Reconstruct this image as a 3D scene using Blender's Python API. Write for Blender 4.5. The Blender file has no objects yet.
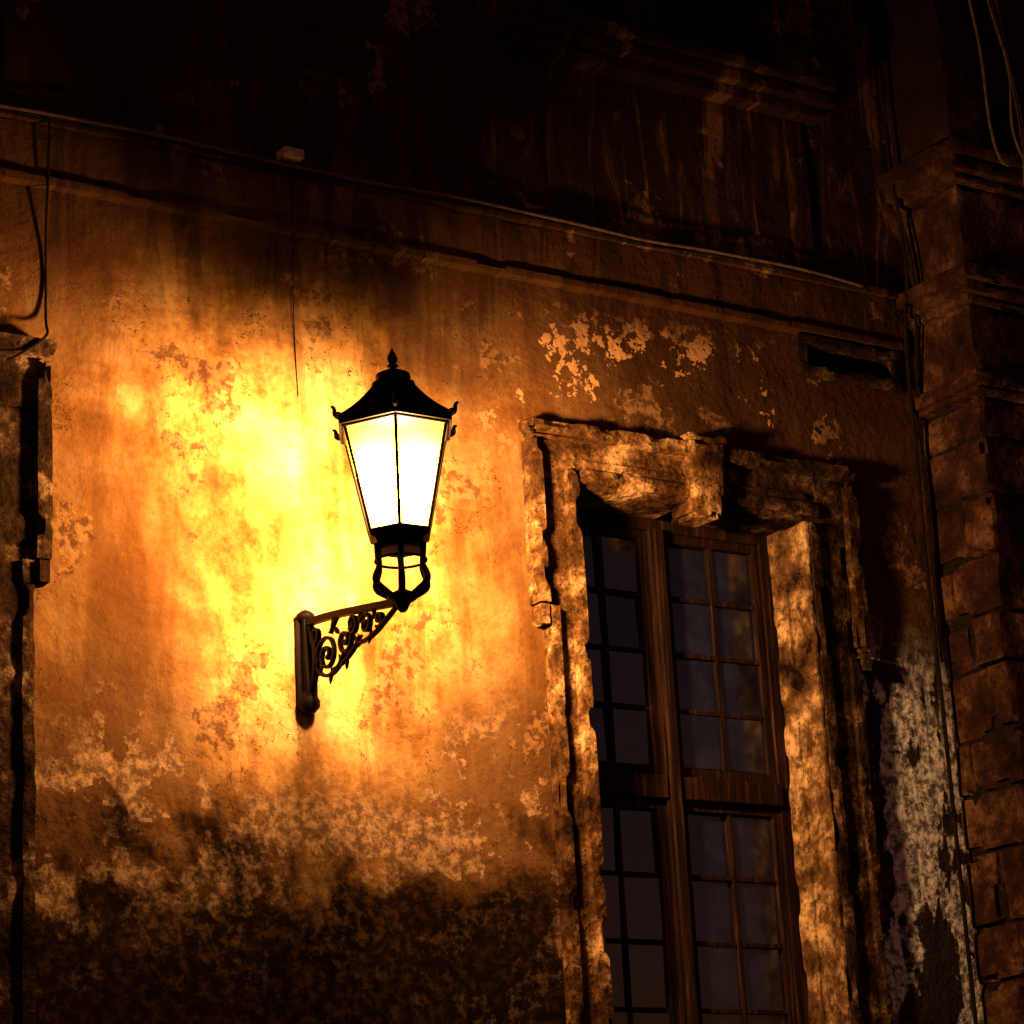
import bpy, bmesh, math, random
from mathutils import Vector, Matrix, noise
random.seed(7)
scn=bpy.context.scene
col=scn.collection

# ------------------------------------------------------------------ materials
class Mat:
    def __init__(s,name):
        s.m=bpy.data.materials.new(name); s.m.use_nodes=True
        s.nt=s.m.node_tree; s.nt.nodes.clear()
        s.out=s.nt.nodes.new('ShaderNodeOutputMaterial')
        s.tc=s.nt.nodes.new('ShaderNodeTexCoord').outputs['Object']
    def put(s,sock,v):
        if isinstance(v,bpy.types.NodeSocket): s.nt.links.new(v,sock)
        elif isinstance(v,(tuple,list)) and len(v)==3 and sock.type=='RGBA': sock.default_value=(*v,1)
        else: sock.default_value=v
    def node(s,t,ins={},**pr):
        n=s.nt.nodes.new(t)
        for k,v in pr.items(): setattr(n,k,v)
        for k,v in ins.items(): s.put(n.inputs[k],v)
        return n
    def mapping(s,scale,loc=(0,0,0),vec=None):
        return s.node('ShaderNodeMapping',{'Vector':vec or s.tc,'Scale':scale,'Location':loc}).outputs[0]
    def noise(s,scale,detail=4,rough=.55,vec=None,dim='3D',dist=0.):
        return s.node('ShaderNodeTexNoise',{'Vector':vec or s.tc,'Scale':scale,'Detail':float(detail),'Roughness':rough,'Distortion':dist},noise_dimensions=dim).outputs['Fac']
    def rng(s,v,a,b,c=0.,d=1.,smooth=True):
        return s.node('ShaderNodeMapRange',{'Value':v,'From Min':a,'From Max':b,'To Min':c,'To Max':d},interpolation_type='SMOOTHSTEP' if smooth else 'LINEAR').outputs[0]
    def math(s,op,a,b=0.,c=0.):
        n=s.nt.nodes.new('ShaderNodeMath'); n.operation=op
        s.put(n.inputs[0],a); s.put(n.inputs[1],b)
        if op=='MULTIPLY_ADD': s.put(n.inputs[2],c)
        return n.outputs[0]
    def mix(s,f,a,b,blend='MIX'):
        n=s.nt.nodes.new('ShaderNodeMix'); n.data_type='RGBA'; n.blend_type=blend
        s.put(n.inputs[0],f); s.put(n.inputs[6],a); s.put(n.inputs[7],b)
        return n.outputs[2]
    def ramp(s,f,stops):
        n=s.nt.nodes.new('ShaderNodeValToRGB'); s.put(n.inputs[0],f)
        e=n.color_ramp.elements
        while len(e)<len(stops): e.new(.5)
        for i,(p,c) in enumerate(stops): e[i].position=p; e[i].color=(*c,1)
        return n.outputs[0]
    def sep(s): return s.node('ShaderNodeSeparateXYZ',{0:s.tc}).outputs
    def bump(s,h,dist,strength=1.):
        return s.node('ShaderNodeBump',{'Height':h,'Distance':dist,'Strength':strength}).outputs[0]
    def pbr(s,color,rough=.8,metal=0.,normal=None,spec=.3):
        if spec==0:
            i={'Color':color,'Roughness':.6}
            if normal: i['Normal']=normal
            b=s.node('ShaderNodeBsdfDiffuse',i)
        else:
            i={'Base Color':color,'Roughness':rough,'Metallic':metal,'Specular IOR Level':spec}
            if normal: i['Normal']=normal
            b=s.node('ShaderNodeBsdfPrincipled',i)
        s.nt.links.new(b.outputs[0],s.out.inputs[0]); return s.m

def plaster():
    m=Mat('weathered_plaster'); S=m.sep(); x,z=S[0],S[2]
    xz=m.node('ShaderNodeCombineXYZ',{0:x,1:z}).outputs[0]
    def nz(scale,d,r,sc=(1,1,1),loc=(0,0,0),dist=0.):
        return m.noise(scale,d,r,vec=m.mapping(sc,loc,xz),dim='2D',dist=dist)
    n1=nz(.9,3,.6); n2=nz(2.4,5,.66); n3=nz(19,3,.7)
    st=nz(1,3,.62,(5.0,.75,1),(0,0,0),.6); st2=nz(1,4,.66,(7,.9,1),(3,2,0),1.0); p=nz(2.0,6,.63,(1,1,1),(7.3,2.1,0))
    N1=m.math('SUBTRACT',n1,.5); N2=m.math('SUBTRACT',n2,.5)
    c=m.ramp(n2,[(.30,(.20,.094,.024)),(.43,(.42,.230,.070)),(.54,(.60,.37,.130)),(.70,(.74,.53,.24))])
    c=m.mix(.72,c,m.ramp(n1,[(.34,(.42,.34,.27)),(.58,(1,1,1))]),'MULTIPLY')
    c=m.mix(.60,c,m.ramp(st,[(.38,(.36,.29,.23)),(.54,(1,1,1))]),'MULTIPLY')
    c=m.mix(.42,c,m.ramp(n3,[(.35,(.38,.31,.25)),(.55,(1,1,1))]),'MULTIPLY')
    zn=m.math('MULTIPLY_ADD',N1,1.3,z)
    xn=m.math('MULTIPLY_ADD',N1,1.2,x)
    # grime, with lamp falloff painted in: darker to the top, right, left, lower
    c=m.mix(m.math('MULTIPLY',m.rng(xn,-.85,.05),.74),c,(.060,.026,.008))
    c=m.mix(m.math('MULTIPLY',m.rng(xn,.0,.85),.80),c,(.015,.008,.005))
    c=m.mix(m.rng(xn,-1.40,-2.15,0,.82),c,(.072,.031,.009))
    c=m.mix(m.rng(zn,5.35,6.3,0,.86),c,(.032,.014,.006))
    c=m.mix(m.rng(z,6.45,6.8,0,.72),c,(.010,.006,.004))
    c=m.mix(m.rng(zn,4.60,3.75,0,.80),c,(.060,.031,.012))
    # plaster loss patches exposing paler undercoat
    band=m.math('MULTIPLY',m.rng(zn,4.1,3.7),m.rng(zn,2.5,3.2))
    pm=m.math('MULTIPLY',m.rng(p,.515,.522),band)
    reg=m.math('MULTIPLY',m.math('MULTIPLY',m.rng(x,-.4,.2),m.rng(x,2.3,1.4)),m.math('MULTIPLY',m.rng(z,5.3,5.6),m.rng(z,6.25,5.95)))
    pm2=m.math('MULTIPLY',m.rng(m.math('MULTIPLY_ADD',n3,.4,p),.822,.828),reg)
    gen=m.rng(p,.375,.37,0,.75)
    c=m.mix(pm,c,m.mix(m.rng(n3,.35,.7),(.080,.046,.022),(.25,.17,.090)))
    c=m.mix(pm2,c,(.36,.22,.095))
    c=m.mix(gen,c,m.mix(m.rng(n3,.4,.6),(.05,.025,.010),(.18,.105,.045)))
    # right hand grey lime patches, cool light put into their tint
    pr=m.math('MULTIPLY',m.rng(m.math('MULTIPLY_ADD',N2,.9,x),1.85,2.0),m.rng(zn,4.9,4.3))
    prm=m.math('MULTIPLY',pr,m.rng(m.math('MULTIPLY_ADD',st,.6,m.math('MULTIPLY',n2,.6)),.565,.60))
    c=m.mix(pr,c,(.020,.016,.015))
    c=m.mix(prm,c,m.mix(m.rng(n3,.35,.65),(.09,.092,.095),(.58,.62,.62)))
    # rain streaks
    sk=m.math('MULTIPLY',m.rng(st2,.56,.40),m.rng(zn,5.6,6.6))
    c=m.mix(m.math('MULTIPLY',sk,.7),c,(.010,.006,.004))
    lt=m.math('MULTIPLY',m.rng(st2,.52,.68),m.math('MULTIPLY',m.rng(z,6.5,6.7),m.rng(xn,-.1,.3)))
    lt=m.math('MULTIPLY',lt,m.rng(n2,.42,.58,.25,1))
    c=m.mix(m.math('MULTIPLY',lt,.6),c,(.15,.078,.038))
    # dark base: damp stains, with shade below the lamp painted in
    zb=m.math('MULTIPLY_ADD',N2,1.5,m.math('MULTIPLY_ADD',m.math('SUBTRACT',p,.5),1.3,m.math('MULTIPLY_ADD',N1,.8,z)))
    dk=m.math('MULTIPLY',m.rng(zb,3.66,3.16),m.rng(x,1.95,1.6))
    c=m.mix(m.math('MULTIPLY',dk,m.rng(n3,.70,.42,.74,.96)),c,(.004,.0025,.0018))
    # hairline cracks
    cr=m.rng(m.math('ABSOLUTE',m.math('SUBTRACT',p,.455)),.0015,.0042,1,0)
    cr=m.math('MULTIPLY',cr,m.rng(n1,.49,.53))
    c=m.mix(m.math('MULTIPLY',cr,.85),c,(.02,.01,.005))
    h=m.math('MULTIPLY_ADD',nz(4.5,4,.62,loc=(2,9,0)),1.1,m.math('MULTIPLY',n3,.36))
    return m.pbr(c,.9,0,m.bump(h,.018,1.),0)

def stone(name,lo,mid,hi,pale=.5,scale=1.,shade_z=6.4,sa=.85):
    m=Mat(name); z=m.sep()[2]
    n2=m.noise(4*scale,5,.72); n3=m.noise(30*scale,3,.7)
    c=m.ramp(n2,[(.36,lo),(.5,mid),(.64,hi)])
    pm=m.math('MULTIPLY',m.rng(n2,.56,.66),pale)
    c=m.mix(pm,c,(.50,.36,.20))
    c=m.mix(m.rng(n3,.50,.66,0,.75),c,(.012,.007,.004))
    c=m.mix(m.rng(z,shade_z,shade_z+1.0,0,sa),c,(.008,.005,.004))  # shade of the upper stone painted into the colour, darker with height
    h=m.math('MULTIPLY_ADD',m.noise(8*scale,2,.6),.7,m.math('MULTIPLY',n3,.35))
    return m.pbr(c,.88,0,m.bump(h,.04,1.),0)

def wood():
    m=Mat('old_window_wood')
    n=m.noise(1,3,.6,vec=m.mapping((40,40,2.5)))
    c=m.ramp(n,[(.35,(.005,.003,.002)),(.55,(.014,.0065,.004)),(.72,(.048,.023,.014))])
    return m.pbr(c,.65,0,m.bump(n,.006,1.),.06)

def iron():
    m=Mat('black_cast_iron'); n=m.noise(30,2,.6)
    c=m.mix(m.rng(n,.55,.7,0,.6),(.003,.0022,.002),(.010,.0045,.003))
    return m.pbr(c,.55,0,None,.03)

def glass():
    m=Mat('dusty_window_glass'); n=m.noise(7,3,.7)
    tr=m.node('ShaderNodeBsdfTransparent',{'Color':(.6,.60,.62)})
    gl=m.node('ShaderNodeBsdfGlossy',{'Color':(1,1,1),'Roughness':.1})
    df=m.node('ShaderNodeBsdfDiffuse',{'Color':(.022,.030,.080)})
    fr=m.node('ShaderNodeFresnel',{'IOR':1.9})
    a=m.node('ShaderNodeMixShader',{0:m.rng(n,.3,.75,.10,.5),1:tr.outputs[0],2:df.outputs[0]})
    b=m.node('ShaderNodeMixShader',{0:fr.outputs[0],1:a.outputs[0],2:gl.outputs[0]})
    m.nt.links.new(b.outputs[0],m.out.inputs[0]); return m.m

LX,LY=-1.11,-.85
def lantern_glass():
    m=Mat('lit_frosted_lantern_glass')
    tr=m.node('ShaderNodeBsdfTransparent',{'Color':(.8,.8,.8)})
    d=m.node('ShaderNodeVectorMath',{0:m.tc,1:(LX,LY,4.84)},operation='DISTANCE').outputs['Value']
    f=m.rng(d,.16,.29)
    em=m.node('ShaderNodeEmission',{'Color':m.mix(f,(1,.50,.019),(1,.43,.005)),'Strength':m.rng(d,.17,.31,PANE*1.4,PANE*.30)})
    a=m.node('ShaderNodeAddShader',{0:tr.outputs[0],1:em.outputs[0]})
    m.nt.links.new(a.outputs[0],m.out.inputs[0]); return m.m

def simple(name,c,rough=.8,metal=0.,nscale=20,bd=.005,c2=None,spec=0):
    m=Mat(name); n=m.noise(nscale,3,.65)
    return m.pbr(m.mix(m.rng(n,.35,.7),c,c2 or tuple(v*.5 for v in c)),rough,metal,m.bump(n,bd,1.),spec)

def cobble():
    m=Mat('cobblestone')
    vo=m.node('ShaderNodeTexVoronoi',{'Vector':m.tc,'Scale':8.}).outputs
    n=m.noise(30,3,.6)
    c=m.mix(.3,m.mix(n,(.06,.055,.05),(.14,.125,.11)),vo['Color'],'MULTIPLY')
    c=m.mix(m.rng(vo['Distance'],.5,.75),c,(.02,.018,.015))
    return m.pbr(c,.6)

PANE=60.; POINT=980.
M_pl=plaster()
M_st=stone('ochre_limestone',(.010,.005,.003),(.065,.033,.012),(.25,.15,.06),.5,1.,5.5)
M_rv=stone('lamplit_reveal_plaster',(.009,.005,.003),(.105,.060,.026),(.42,.30,.16),.8,.9,7)  # paler than the stone: lamplight on the reveal put into the colour
M_dk=stone('dark_limestone',(.006,.004,.003),(.023,.013,.007),(.085,.053,.028),.20,1.2,5.5)  # darker limestone for the right half of the architrave and the vent
M_bl=stone('rusticated_block_stone',(.007,.004,.003),(.024,.011,.007),(.072,.037,.022),.05,.8,6.9,.92)
M_wd=wood(); M_ir=iron(); M_gl=glass(); M_lg=lantern_glass(); M_cb=cobble()
M_cur=simple('faded_curtain',(.018,.020,.045),.9,0,6,.003,(.010,.011,.026))
M_dark=simple('dark_interior',(.008,.007,.007))
M_dgl=simple('dark_unlit_glass',(.006,.005,.006),.5,0,5,.002,None,.05)  # matte near-black upper panes, unlit darkness painted in instead of sky reflection
M_cable=simple('black_cable',(.012,.009,.007),.6)
M_cable2=simple('grey_weathered_cable',(.09,.06,.04),.6)
M_box=simple('pale_junction_box',(.6,.5,.35),.6)
M_roof=simple('clay_roof',(.2,.09,.05))
M_out=simple('plain_rear_plaster',(.3,.22,.14),.9,0,3,.01)
M_mort=simple('dark_mortar',(.012,.009,.007),.95,0,30,.01)

# ------------------------------------------------------------------ helpers
def obj(name,me,mat,parent=None,smooth=False,ang=None):
    o=bpy.data.objects.new(name,me); col.objects.link(o)
    if mat: me.materials.append(mat)
    if smooth:
        for p in me.polygons: p.use_smooth=True
        if ang: me.set_sharp_from_angle(angle=math.radians(ang))
    if parent: o.parent=parent
    return o
def empty(name):
    o=bpy.data.objects.new(name,None); col.objects.link(o); return o
def fromlists(name,v,f,mat,parent=None,smooth=False,ang=None):
    me=bpy.data.meshes.new(name); me.from_pydata(v,[],f); me.update()
    return obj(name,me,mat,parent,smooth,ang)

class Geo:
    def __init__(s): s.v=[]; s.f=[]
    def rbox(s,x0,x1,y0,y1,z0,z1,res=.03,amp=.006,chip=.012,fn=None):
        d=(x1-x0,y1-y0,z1-z0); n=[max(2,min(160,int(abs(k)/res))) for k in d]
        idx={}; base=(x0,y0,z0)
        def vid(i,j,k):
            key=(i,j,k)
            if key in idx: return idx[key]
            t=(i/n[0],j/n[1],k/n[2]); p=Vector((base[a]+d[a]*t[a] for a in range(3)))
            on=[t[a] in(0.0,1.0) for a in range(3)]
            cnt=sum(on); q=p.copy()
            q+=noise.noise_vector(p*4)*amp*.6+noise.noise_vector(p*15)*amp*.18
            if cnt>=2:
                c=max(0,noise.noise(p*7+Vector((5,3,1)))-.12)*chip*3.5+chip*.12
                for a in range(3):
                    if on[a]: q[a]+=(c if t[a]==0 else -c)*(1 if abs(d[a])>chip*4 else .35)
            if fn: q=fn(q)
            idx[key]=len(s.v); s.v.append(q); return idx[key]
        for a,b,c in((0,1,2),(1,2,0),(2,0,1)):
            for side in(0,n[c]):
                for i in range(n[a]):
                    for j in range(n[b]):
                        q=[]
                        for di,dj in((0,0),(1,0),(1,1),(0,1)):
                            k=[0,0,0]; k[a]=i+di; k[b]=j+dj; k[c]=side; q.append(vid(*k))
                        s.f.append(q if side else q[::-1])
    def box(s,x0,x1,y0,y1,z0,z1):
        b=len(s.v)
        s.v+=[Vector(p) for p in((x0,y0,z0),(x1,y0,z0),(x1,y1,z0),(x0,y1,z0),(x0,y0,z1),(x1,y0,z1),(x1,y1,z1),(x0,y1,z1))]
        s.f+=[[b+i for i in q] for q in((3,2,1,0),(4,5,6,7),(0,1,5,4),(1,2,6,5),(2,3,7,6),(3,0,4,7))]
    def make(s,name,mat,parent=None,bevel=0,smooth=False):
        o=fromlists(name,s.v,s.f,mat,parent,smooth,38 if smooth else None)
        if bevel:
            m=o.modifiers.new('b','BEVEL'); m.width=bevel; m.segments=2; m.limit_method='ANGLE'
        return o

def tube(name,pts,r,mat,parent=None,smooth=True,radii=None,cyc=False):
    cu=bpy.data.curves.new(name,'CURVE'); cu.dimensions='3D'; cu.bevel_depth=r; cu.bevel_resolution=3; cu.use_fill_caps=True
    sp=cu.splines.new('NURBS' if smooth and len(pts)>2 else 'POLY'); sp.points.add(len(pts)-1)
    for i,p in enumerate(pts):
        sp.points[i].co=(*p,1)
        if radii: sp.points[i].radius=radii[i]
    if sp.type=='NURBS': sp.order_u=min(4,len(pts)); sp.use_endpoint_u=True; sp.resolution_u=6
    sp.use_cyclic_u=cyc
    tmp=bpy.data.objects.new('t',cu); col.objects.link(tmp)
    dg=bpy.context.evaluated_depsgraph_get(); me=bpy.data.meshes.new_from_object(tmp.evaluated_get(dg))
    bpy.data.objects.remove(tmp); me.name=name
    me.materials.clear()
    return obj(name,me,mat,parent,True)

def lathe(name,prof,n,c,mat,parent,rot=0,smooth=False):
    v=[];f=[]
    for r,z in prof:
        for k in range(n):
            a=rot+2*math.pi*k/n; v.append((c[0]+r*math.cos(a),c[1]+r*math.sin(a),z))
    for i in range(len(prof)-1):
        for k in range(n):
            f.append((i*n+k,i*n+(k+1)%n,(i+1)*n+(k+1)%n,(i+1)*n+k))
    f.append(list(range(n))[::-1]); f.append([(len(prof)-1)*n+k for k in range(n)])
    return fromlists(name,v,f,mat,parent,smooth)

# ------------------------------------------------------------------ building
B=empty('old_building')
WOFF=(-4.31,0.0,4.31+1.9)
def openings():
    o=[]
    for k in WOFF:
        o.append((.30+k,1.74+k,2.2,5.29)); o.append((.40+k,1.70+k,7.66,9.7))
    o.append((1.82,2.38,6.09,6.20)); return o
OP=openings()
def lines(a,b,fa,fb,coarse,fine,extra):
    L=[];t=a
    while t<b-1e-6:
        L.append(t); t+= fine if fa<=t<fb else coarse
    L.append(b)
    L=[q for q in L if all(abs(q-e)>.012 for e in extra)]+list(extra)
    return sorted(set(L))
xs=lines(-10,12,-3.2,4.2,.25,.04,sorted({o[0] for o in OP}|{o[1] for o in OP}))
zs=lines(0,11,2.4,9,.25,.04,sorted({o[2] for o in OP}|{o[3] for o in OP}))
v=[];f=[]
for zz in zs:
    for xx in xs:
        p=Vector((xx,0,zz))
        yy=noise.noise(p*.7)*.016+noise.noise(p*2.6)*.008+noise.noise(p*8)*.003
        v.append((xx,yy,zz))
nx=len(xs)
for j in range(len(zs)-1):
    for i in range(nx-1):
        cx=(xs[i]+xs[i+1])/2; cz=(zs[j]+zs[j+1])/2
        if any(o[0]<cx<o[1] and o[2]<cz<o[3] for o in OP): continue
        f.append((j*nx+i,j*nx+i+1,(j+1)*nx+i+1,(j+1)*nx+i))
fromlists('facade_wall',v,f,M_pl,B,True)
g=Geo(); g.box(-10,-9.7,.03,9,0,11); g.box(11.7,12,.03,9,0,11); g.box(-9.7,11.7,8.7,9,0,11); g.make('side_and_rear_walls',M_out,B)
g=Geo(); g.box(-10.4,12.4,-.5,9.4,11.0,11.25); g.make('roof_slab',M_roof,B)
g=Geo(); g.box(-9.6,11.6,1.6,1.7,.1,10.9); g.box(-9.6,11.6,.3,1.6,6.3,6.5); g.make('interior_partition',M_dark,B)

g=Geo()
g.rbox(-10,2.5,-.030,.05,6.305,6.55,.045,.006,.006)
g.rbox(-10,2.5,-.058,.05,6.265,6.302,.035,.006,.012)
g.rbox(-10,2.5,-.055,.05,6.553,6.590,.035,.004,.010)
g.rbox(3.7,12,-.035,.05,6.275,6.55,.06,.006,.006)
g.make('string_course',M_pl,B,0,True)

def window(k,name):
    W=empty(name) ; W.parent=B
    def X(a): return a+k
    g=Geo()
    g.rbox(X(.15),X(.345),-.035,.30,2.2,5.25,.035,.006,.012)
    g.rbox(X(.10),X(1.0),-.038,.297,5.253,5.50,.035,.006,.012)
    g.rbox(X(.06),X(1.0),-.105,.05,5.475,5.545,.025,.007,.022)
    g.rbox(X(.07),X(.125),-.095,.05,4.66,5.473,.025,.005,.016)
    g.rbox(X(.135),X(.185),-.075,.05,2.2,4.655,.025,.006,.018)
    g.rbox(X(.275),X(.34),-.075,.1,2.2,5.33,.025,.005,.014)
    g.rbox(X(.345),X(1.0),-.070,.1,5.27,5.335,.025,.006,.022)
    g.rbox(X(.345),X(1.0),-.055,.1,5.355,5.385,.025,.005,.012)
    g.rbox(X(.076),X(.12),-.085,.03,4.56,4.655,.015,.003,.012)
    g.make('stone_architrave',M_st,W,0,True)
    g=Geo()
    g.rbox(X(1.13),X(1.99),-.038,.297,5.253,5.50,.035,.006,.012)
    g.rbox(X(1.13),X(2.03),-.105,.05,5.475,5.545,.025,.007,.022)
    g.rbox(X(1.13),X(1.778),-.070,.1,5.27,5.335,.025,.006,.022)
    g.rbox(X(1.13),X(1.74),-.055,.1,5.355,5.385,.025,.005,.012)
    g.rbox(X(1.715),X(1.95),-.035,.30,2.2,5.25,.035,.012,.03)
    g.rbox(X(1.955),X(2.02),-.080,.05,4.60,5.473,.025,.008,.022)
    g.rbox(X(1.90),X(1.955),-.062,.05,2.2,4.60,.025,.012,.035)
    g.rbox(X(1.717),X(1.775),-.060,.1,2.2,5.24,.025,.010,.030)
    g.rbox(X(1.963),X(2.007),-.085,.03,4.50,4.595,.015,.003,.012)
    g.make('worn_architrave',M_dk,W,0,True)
    g=Geo(); g.rbox(X(1.692),X(1.713),-.045,.235,2.2,5.243,.022,.012,.012)
    g.rbox(X(1.675),X(1.706),.12,.236,2.2,5.243,.022,.014,.014)
    g.make('reveal_plaster',M_rv,W,0,True)
    g=Geo()
    def taper(q):
        t=(q.z-5.36)/.19; q.x=X(1.065)+(q.x-X(1.065))*(1+.16*t); q.y-=.02*max(0,t); return q
    g.rbox(X(.975),X(1.155),-.115,.1,5.175,5.55,.022,.014,.04,taper)
    g.rbox(X(.950),X(1.180),-.135,.1,5.552,5.582,.022,.008,.02)
    g.make('keystone',M_st,W,0,True)
    g=Geo(); g.rbox(X(.05),X(2.0),-.16,.3,2.06,2.2,.04,.006,.012); g.make('window_sill',M_st,W,0,True)
    g=Geo(); Y0=.235; Y1=.30
    g.box(X(.34),X(.39),Y0,Y1,2.2,5.25); g.box(X(1.62),X(1.70),Y0,Y1,2.2,5.25)
    g.box(X(.39),X(1.62),Y0+.002,Y1,5.19,5.25)
    g.box(X(.935),X(1.02),Y0-.015,Y1,2.2,5.19)
    g.box(X(.39),X(.935),Y0-.025,Y1,3.86,3.97); g.box(X(1.02),X(1.62),Y0-.025,Y1,3.86,3.97)
    g.box(X(.95),X(1.005),Y0-.04,Y0-.014,2.2,5.19)
    g.make('window_frame',M_wd,W,.006)
    g=Geo()
    for a,b in((.392,.933),(1.022,1.618)):
        for lo,hi,rows in((3.972,5.188,4),(2.202,3.858,5)):
            y0=Y0+.012;y1=Y1-.01
            sw=.042
            g.box(X(a),X(a+sw),y0,y1,lo,hi); g.box(X(b-sw),X(b),y0,y1,lo,hi)
            g.box(X(a+sw),X(b-sw),y0+.001,y1,lo,lo+.05); g.box(X(a+sw),X(b-sw),y0+.001,y1,hi-.045,hi)
            mid=(a+b)/2
            g.box(X(mid-.013),X(mid+.013),y0+.006,y1,lo+.05,hi-.045)
            ph=(hi-.045-lo-.05)/rows
            for r in range(1,rows):
                zc=lo+.05+ph*r
                g.box(X(a+sw),X(mid-.013),y0+.009,y1,zc-.012,zc+.012); g.box(X(mid+.013),X(b-sw),y0+.009,y1,zc-.012,zc+.012)
    g.make('casement_glazing_bars',M_wd,W,.004)
    v=[];f=[];
    for a,b in((.434,.6495),(.6755,.891),(1.064,1.307),(1.333,1.576)):
        for lo,hi,rows in((4.022,5.143,4),(2.252,3.813,5)):
            ph=(hi-lo)/rows
            for r in range(rows):
                z0=lo+ph*r+.008; z1=lo+ph*(r+1)-.008; t=[random.uniform(-.007,.007) for _ in range(3)]
                n0=len(v); y=.272
                v+=[(X(a-.004),y+t[0],z0),(X(b+.004),y+t[1],z0),(X(b+.004),y+t[1]+t[2],z1),(X(a-.004),y+t[0]+t[2],z1)]
                f.append((n0,n0+1,n0+2,n0+3))
    fromlists('glass_panes',v,f,M_gl,W)
    for a,b in((.42,.95),(1.03,1.34)):
        v=[];f=[];n=60
        for i in range(n+1):
            xx=a+(b-a)*i/n; yy=.36+.018*math.sin(i*.9)+.01*math.sin(i*2.3+1)
            v+=[(X(xx),yy,2.2),(X(xx+.01*math.sin(i*.7)),yy,5.2)]
            if i: f.append((2*i-2,2*i,2*i+1,2*i-1))
        fromlists('curtain',v,f,M_cur,W,True)
for i,k in enumerate(WOFF): window(k,'tall_casement_window' )

def upper_window(k):
    W=empty('upper_window'); W.parent=B
    def X(a): return a+k
    g=Geo()
    g.rbox(X(.06),X(2.07),-.17,.2,7.53,7.60,.04,.006,.02)
    g.rbox(X(.10),X(2.03),-.11,.1,7.47,7.527,.04,.005,.01)
    g.rbox(X(.04),X(2.09),-.21,.3,7.603,7.655,.04,.005,.02)
    g.make('upper_sill',M_pl,W,0,True)
    g=Geo()
    g.rbox(X(.22),X(.40),-.05,.3,7.66,9.7,.05,.006,.01); g.rbox(X(1.70),X(1.88),-.05,.3,7.66,9.7,.05,.006,.01)
    g.rbox(X(.2),X(1.9),-.06,.3,9.703,9.9,.05,.006,.01)
    for a,b in((.16,.28),(1.82,1.94)): g.rbox(X(a),X(b),-.022,.03,6.6,7.468,.04,.006,.01)
    g.make('surround_and_apron',M_pl,W,0,True)
    g=Geo(); Y0=.2;Y1=.27
    g.box(X(.40),X(.47),Y0,Y1,7.66,9.7); g.box(X(1.63),X(1.70),Y0,Y1,7.66,9.7); g.box(X(1.0),X(1.1),Y0-.01,Y1,7.66,9.7)
    for zz in(7.66,8.3,8.95,9.6):
        g.box(X(.47),X(1.0),Y0+.01,Y1,zz,zz+.06); g.box(X(1.1),X(1.63),Y0+.01,Y1,zz,zz+.06)
    g.make('window_frame',M_wd,W,.005)
    fromlists('glass_panes',[(X(.45),.24,7.68),(X(1.65),.24,7.68),(X(1.65),.24,9.68),(X(.45),.24,9.68)],[(0,1,2,3)],M_dgl,W)
for k in WOFF: upper_window(k)

g=Geo()
g.rbox(1.76,2.44,-.05,.1,6.205,6.25,.03,.005,.01); g.rbox(1.76,2.44,-.06,.1,6.04,6.087,.03,.006,.012)
g.rbox(1.765,1.825,-.035,.1,6.09,6.203,.03,.004,.008); g.rbox(2.375,2.435,-.035,.1,6.09,6.203,.03,.004,.008)
g.make('vent_surround',M_dk,B,0,True)
g=Geo(); g.box(1.80,2.40,.15,.16,6.0,6.3); g.make('vent_back',M_dark,B)

PX0,PX1=2.57,3.62
P=empty('rusticated_pilaster'); P.parent=B
g=Geo(); g.box(PX0+.03,PX1-.03,-.41,.05,0,11); g.make('pilaster_core',M_mort,P)
g=Geo(); z=0.0
random.seed(11)
while z<5.86:
    h=random.uniform(.26,.36)
    if z+h>5.75: h=5.90-z
    o=random.uniform(-.012,.012)
    def fn(q,o=o): q.y+= -noise.noise(q*3)*.02; q.x+=noise.noise(q*3.3)*.015; return q
    cut=random.choice([.36,.5,.64])*(PX1-PX0)+PX0
    ycut=random.choice([-.10,-.22,-.30])
    g.rbox(PX0+o,cut-.006,-.45-o,ycut-.005,z+.007,z+h-.007,.03,.014,.035,fn)
    g.rbox(PX0+.01-o,cut-.006,ycut+.005,.05,z+.007,z+h-.007,.03,.014,.035,fn)
    g.rbox(cut+.006,PX1,-.45+o,.05,z+.007,z+h-.007,.04,.010,.024,fn)
    z+=h
g.make('stone_blocks',M_bl,P,0,True)
g=Geo()
def ring(d,z0,z1,a=.008,c=.02): g.rbox(PX0-d,PX1+d,-.45-d,.05,z0,z1,.03,a,c)
ring(.05,5.905,5.935); ring(.075,5.938,6.0); ring(.03,6.003,6.03)
ring(.0,6.033,6.40); ring(.03,6.403,6.44); ring(.07,6.443,6.50); ring(.11,6.503,6.575)
ring(-.02,6.58,7.08,.02,.03); ring(.03,7.083,7.12); ring(.08,7.123,7.20); ring(.12,7.203,7.27)
ring(-.01,7.275,10.9,.012,.02)
g.make('capital_mouldings',M_bl,P,0,True)

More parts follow.
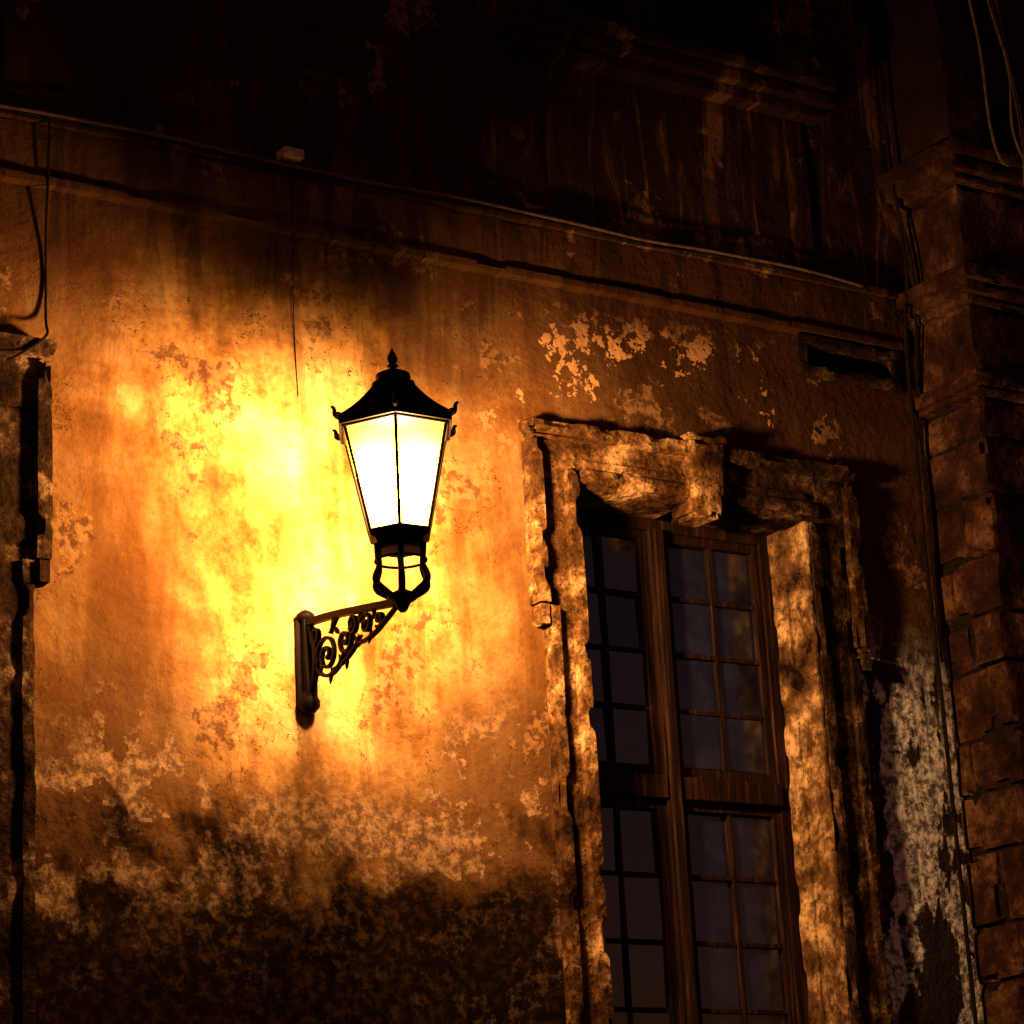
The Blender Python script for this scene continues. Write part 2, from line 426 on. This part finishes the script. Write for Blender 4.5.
# ------------------------------------------------------------------ cables
cabs=empty('facade_cable')
pts=[(-9+ i*.35, -.075-.004*math.sin(i*1.7), 6.585+.012*math.sin(i*1.3)+.008*math.sin(i*3.1)) for i in range(33)]
tube('main_cable',pts,.008,M_cable2,cabs)
tube('main_cable_b',[(p[0],p[1]+.008,p[2]-.02+.012*math.sin(i*2.2)) for i,p in enumerate(pts)],.005,M_cable,cabs)
tube('left_drop',[(-2.30,-.07,6.56),(-2.30,-.06,6.3),(-2.305,-.055,6.22),(-2.295,-.012,5.95),(-2.29,-.012,5.8),(-2.30,-.02,5.62),(-2.31,-.11,5.57),(-2.38,-.115,5.50),(-2.50,-.11,5.42)],.006,M_cable,cabs)
tube('short_drop',[(-1.13,-.06,6.56),(-1.13,-.06,6.3),(-1.12,-.05,6.2),(-1.12,-.01,5.9),(-1.10,-.006,5.5)],.0022,M_cable,cabs)
tube('right_drop',[(2.49,-.06,8.5),(2.48,-.05,7.6),(2.52,-.06,7.0),(2.50,-.10,6.62),(2.44,-.12,6.5),(2.46,-.06,6.2),(2.50,-.03,5.7),(2.47,-.03,5.2),(2.50,-.03,4.6),(2.49,-.03,3.5),(2.5,-.03,2.2)],.011,M_cable,cabs)
tube('right_drop_b',[(2.52,-.04,8.6),(2.50,-.05,7.7),(2.46,-.06,7.2),(2.53,-.12,6.8),(2.50,-.14,6.45),(2.52,-.04,6.1),(2.54,-.03,5.6),(2.52,-.03,4.6)],.008,M_cable,cabs)
for i,(dx,s) in enumerate(((0,.0),(.12,.15),(.22,-.1),(.05,.3))):
    tube('loop_cable',[(2.6+dx,-.62,8.9),(2.62+dx+s*.3,-.60,8.3),(2.75+dx,-.60,7.8+s),(2.66+dx+s,-.62,7.35),(2.8+dx,-.60,7.0-s*.5),(3.0+dx,-.58,7.4)],.008,M_cable2,cabs)
J=Geo(); J.box(-1.19,-1.09,-.12,-.03,6.605,6.65); J.make('junction_box',M_box,None,.006)

# ------------------------------------------------------------------ lamp
L=empty('street_lamp')
def hexp(r,z,k): a=math.radians(60*k); return (LX+r*math.cos(a),LY+r*math.sin(a),z)
GZ0,GZ1,GR0,GR1=4.63,5.065,.129,.234
v=[];f=[]
for k in range(6):
    n0=len(v); v+=[hexp(GR0,GZ0,k),hexp(GR0,GZ0,k+1),hexp(GR1,GZ1,k+1),hexp(GR1,GZ1,k)]; f.append((n0,n0+1,n0+2,n0+3))
fromlists('glowing_panes',v,f,M_lg,L)
for k in range(6):
    tube('corner_post',[hexp(GR0+.004,GZ0-.01,k),hexp(GR1+.006,GZ1+.01,k)],.0075,M_ir,L,False)
    tube('bottom_bar',[hexp(GR0+.004,GZ0,k),hexp(GR0+.004,GZ0,k+1)],.009,M_ir,L,False)
    tube('top_bar',[hexp(GR1+.006,GZ1,k),hexp(GR1+.006,GZ1,k+1)],.010,M_ir,L,False)
lathe('roof',[(.235,5.062),(.262,5.066),(.268,5.085),(.262,5.098),(.218,5.128),(.172,5.160),(.128,5.205),(.092,5.250),(.082,5.262)],6,(LX,LY),M_ir,L)
for k in range(6):
    tube('roof_rib',[hexp(.262,5.10,k),hexp(.218,5.13,k),hexp(.172,5.165,k),hexp(.128,5.21,k),hexp(.085,5.262,k)],.007,M_ir,L)
lathe('chimney_cap',[(.082,5.262),(.092,5.266),(.090,5.276),(.070,5.282),(.066,5.300),(.074,5.304),(.070,5.316),(.045,5.328),(.020,5.334)],24,(LX,LY),M_ir,L,0,True)
lathe('finial',[(.012,5.33),(.012,5.345),(.024,5.352),(.024,5.358),(.012,5.364),(.020,5.376),(.022,5.390),(.014,5.408),(.006,5.425),(.001,5.435)],16,(LX,LY),M_ir,L,0,True)
for k in range(6):
    a=math.radians(60*k); c=Vector(hexp(.268,5.09,k)); o=Vector((math.cos(a),math.sin(a),0)); t=Vector((-o.y,o.x,0)); u=Vector((0,0,1))
    tube('corner_acroterion',[c-o*.02,c+o*.004+u*.0,c+o*.016+u*.012,c+o*.014+u*.030,c+o*.02+u*.045,c+o*.03+u*.042],.007,M_ir,L,True,[1.2,1.4,1.6,1.2,1,.7])
    tube('acroterion_leaf',[c-t*.022+u*.010,c+o*.010+u*.028,c+t*.022+u*.010],.006,M_ir,L)
lathe('lantern_base',[(.10,4.555),(.120,4.560),(.123,4.572),(.108,4.582),(.112,4.600),(.138,4.610),(.140,4.625),(.127,4.632)],6,(LX,LY),M_ir,L)
lathe('burner',[(.03,4.60),(.045,4.64),(.03,4.68),(.02,4.70)],12,(LX,LY),M_ir,L,0,True)
for k in range(6):
    def h(r,z): 
        a=math.radians(60*k); return (LX+r*math.cos(a),LY+r*math.sin(a),z)
    tube('basket_rib',[h(.105,4.56),h(.110,4.53),h(.092,4.50),h(.112,4.46),h(.126,4.425),h(.104,4.395),h(.06,4.375),h(.045,4.36)],.0115,M_ir,L,True,[1.2,1,1,1.1,1.3,1.3,1.2,1.2])
tube('basket_ring',[( LX+.104*math.cos(t*math.pi/12),LY+.104*math.sin(t*math.pi/12),4.515) for t in range(24)],.006,M_ir,L,False,None,True)
lathe('hub',[(.012,4.30),(.022,4.312),(.028,4.325),(.036,4.34),(.058,4.352),(.062,4.366),(.05,4.378),(.022,4.39),(.014,4.40),(.012,4.57)],20,(LX,LY),M_ir,L,0,True)
def U(u,z,dx=0): return (LX+dx,-u,z)
def flat(name,pts,w,t):
    v=[];f=[];n=len(pts)
    for i,(u,z) in enumerate(pts):
        a=pts[max(0,i-1)]; b=pts[min(n-1,i+1)]; d=Vector((b[0]-a[0],b[1]-a[1])).normalized(); q=Vector((-d.y,d.x))*t/2
        for sx,sq in((-1,-1),(1,-1),(1,1),(-1,1)): v.append((LX+sx*w/2,-(u+q.x*sq),z+q.y*sq))
        if i:
            for k in range(4): f.append(((i-1)*4+k,(i-1)*4+(k+1)%4,i*4+(k+1)%4,i*4+k))
    f.append((0,1,2,3)); f.append(tuple((n-1)*4+k for k in(3,2,1,0)))
    o=fromlists(name,v,f,M_ir,L); m=o.modifiers.new('b','BEVEL'); m.width=.003; m.segments=2; m.limit_method='ANGLE'; m.angle_limit=1.0
def bez(P,n=24):
    out=[]
    for i in range(n+1):
        t=i/n; q=[Vector(p) for p in P]
        while len(q)>1: q=[q[j].lerp(q[j+1],t) for j in range(len(q)-1)]
        out.append((q[0].x,q[0].y))
    return out
flat('arm_bar',bez([(.02,4.455),(.25,4.445),(.5,4.40),(.68,4.37),(.78,4.355),(.85,4.352)]),.036,.030)
def spiral(cu,cz,r,turns,a0,dirn,name='scroll',w=.022,t=.013):
    pts=[]
    n=int(30*turns)
    for i in range(n+1):
        s=i/n; a=a0+dirn*2*math.pi*turns*s; rr=r*(1-.82*s)
        pts.append((cu+rr*math.cos(a),cz+rr*math.sin(a)))
    flat(name,pts,w,t); e=pts[-1]
    bpy_s=lathe('scroll_eye',[(.001,-.014),(.010,-.010),(.014,0),(.010,.010),(.001,.014)],10,(0,0),M_ir,L,0,True)
    bpy_s.matrix_world=Matrix.Translation((LX,-e[0],e[1]))@Matrix.Rotation(math.pi/2,4,'Y')
spiral(.21,4.275,.088,1.7,math.radians(200),-1)
spiral(.37,4.30,.062,1.5,math.radians(40),-1)
spiral(.44,4.355,.042,1.3,math.radians(250),1)
spiral(.55,4.325,.048,1.4,math.radians(160),-1)
spiral(.66,4.32,.034,1.3,math.radians(230),1)
spiral(.115,4.385,.048,1.4,math.radians(120),1)
flat('brace_a',bez([(.04,4.12),(.13,4.20),(.14,4.36),(.05,4.45)]),.028,.022)
flat('brace_b',bez([(.12,4.25),(.16,4.16),(.30,4.16),(.36,4.25)]),.024,.014)
flat('brace_c',bez([(.26,4.20),(.36,4.20),(.46,4.24),(.50,4.29)]),.022,.012)
flat('brace_d',bez([(.48,4.26),(.60,4.25),(.66,4.28),(.80,4.335)]),.024,.014)
flat('brace_e',bez([(.25,4.36),(.30,4.42),(.36,4.43)]),.02,.012)
for (u,z,a) in((.27,4.40,.6),(.47,4.27,-.5),(.15,4.22,.9),(.62,4.36,.3),(.30,4.36,-.9),(.50,4.37,.9),(.38,4.205,.2),(.24,4.175,.3),(.58,4.265,.5),(.33,4.225,-.6)):
    o=lathe('leaf',[(.001,-.035),(.010,-.02),(.014,0),(.009,.02),(.001,.038)],8,(0,0),M_ir,L,0,True)
    o.matrix_world=Matrix.Translation(U(u,z))@Matrix.Rotation(a,4,'X')@Matrix.Diagonal((.6,1,1,1))
flat('wall_plate',[(.012,4.095),(.012,4.15),(.012,4.3),(.012,4.48)],.085,.026)
flat('plate_spine',bez([(.035,4.10),(.062,4.13),(.062,4.18),(.035,4.24),(.035,4.35),(.04,4.47)]),.05,.048)
lathe('plate_top',[(.03,4.465),(.042,4.48),(.040,4.495),(.022,4.510),(.002,4.518)],14,(LX,-.03),M_ir,L,0,True)
lathe('plate_foot',[(.002,4.055),(.026,4.062),(.046,4.085),(.048,4.11),(.03,4.15)],14,(LX,-.04),M_ir,L,0,True)
ld=bpy.data.lights.new('lamp_flame','POINT'); ld.energy=POINT; ld.color=(1,.45,.18); ld.shadow_soft_size=.10
lo=bpy.data.objects.new('lamp_flame',ld); lo.location=(LX,LY,4.86); col.objects.link(lo); lo.parent=L

# ------------------------------------------------------------------ ground, sky, sun
fromlists('ground',[(-300,-300,0),(300,-300,0),(300,300,0),(-300,300,0)],[(0,1,2,3)],M_cb)
w=bpy.data.worlds.new('World'); scn.world=w; w.use_nodes=True; nt=w.node_tree
sky=nt.nodes.new('ShaderNodeTexSky'); sky.sky_type='NISHITA'; sky.sun_disc=False
sky.sun_elevation=math.radians(1.5); sky.sun_rotation=math.radians(200)
mx=nt.nodes.new('ShaderNodeMix'); mx.data_type='RGBA'; mx.blend_type='MULTIPLY'; mx.inputs[0].default_value=1; mx.inputs[7].default_value=(1.35,.66,.84,1)
nt.links.new(sky.outputs[0],mx.inputs[6]); nt.links.new(mx.outputs[2],nt.nodes['Background'].inputs[0]); nt.nodes['Background'].inputs[1].default_value=.050
sd=bpy.data.lights.new('warm_fill','SUN'); sd.energy=.006; sd.angle=math.radians(10); sd.color=(1,.7,.45)  # dim warm fill added for the upper wall; no sun shines at night
so=bpy.data.objects.new('warm_fill',sd); col.objects.link(so)
d=Vector((.45,.85,-.35)).normalized(); so.rotation_euler=d.to_track_quat('-Z','Y').to_euler(); so.location=(-5,-10,9)

# ------------------------------------------------------------------ camera
R=Vector((0.84319,-0.53502,-0.05274));D=Vector((0.11471,0.27488,-0.95461));F=Vector((0.52523,0.79887,0.29315))
cd=bpy.data.cameras.new('Camera'); cd.sensor_width=36; cd.lens=2610/1024*36; cd.clip_end=1000
co=bpy.data.objects.new('Camera',cd); col.objects.link(co)
mt=Matrix((R,-D,-F)).transposed().to_4x4(); mt.translation=Vector((-6.30281,-9.58644,1.58221)); co.matrix_world=mt
scn.camera=co
scn.view_settings.view_transform='Standard'; scn.view_settings.look='None'; scn.view_settings.exposure=0
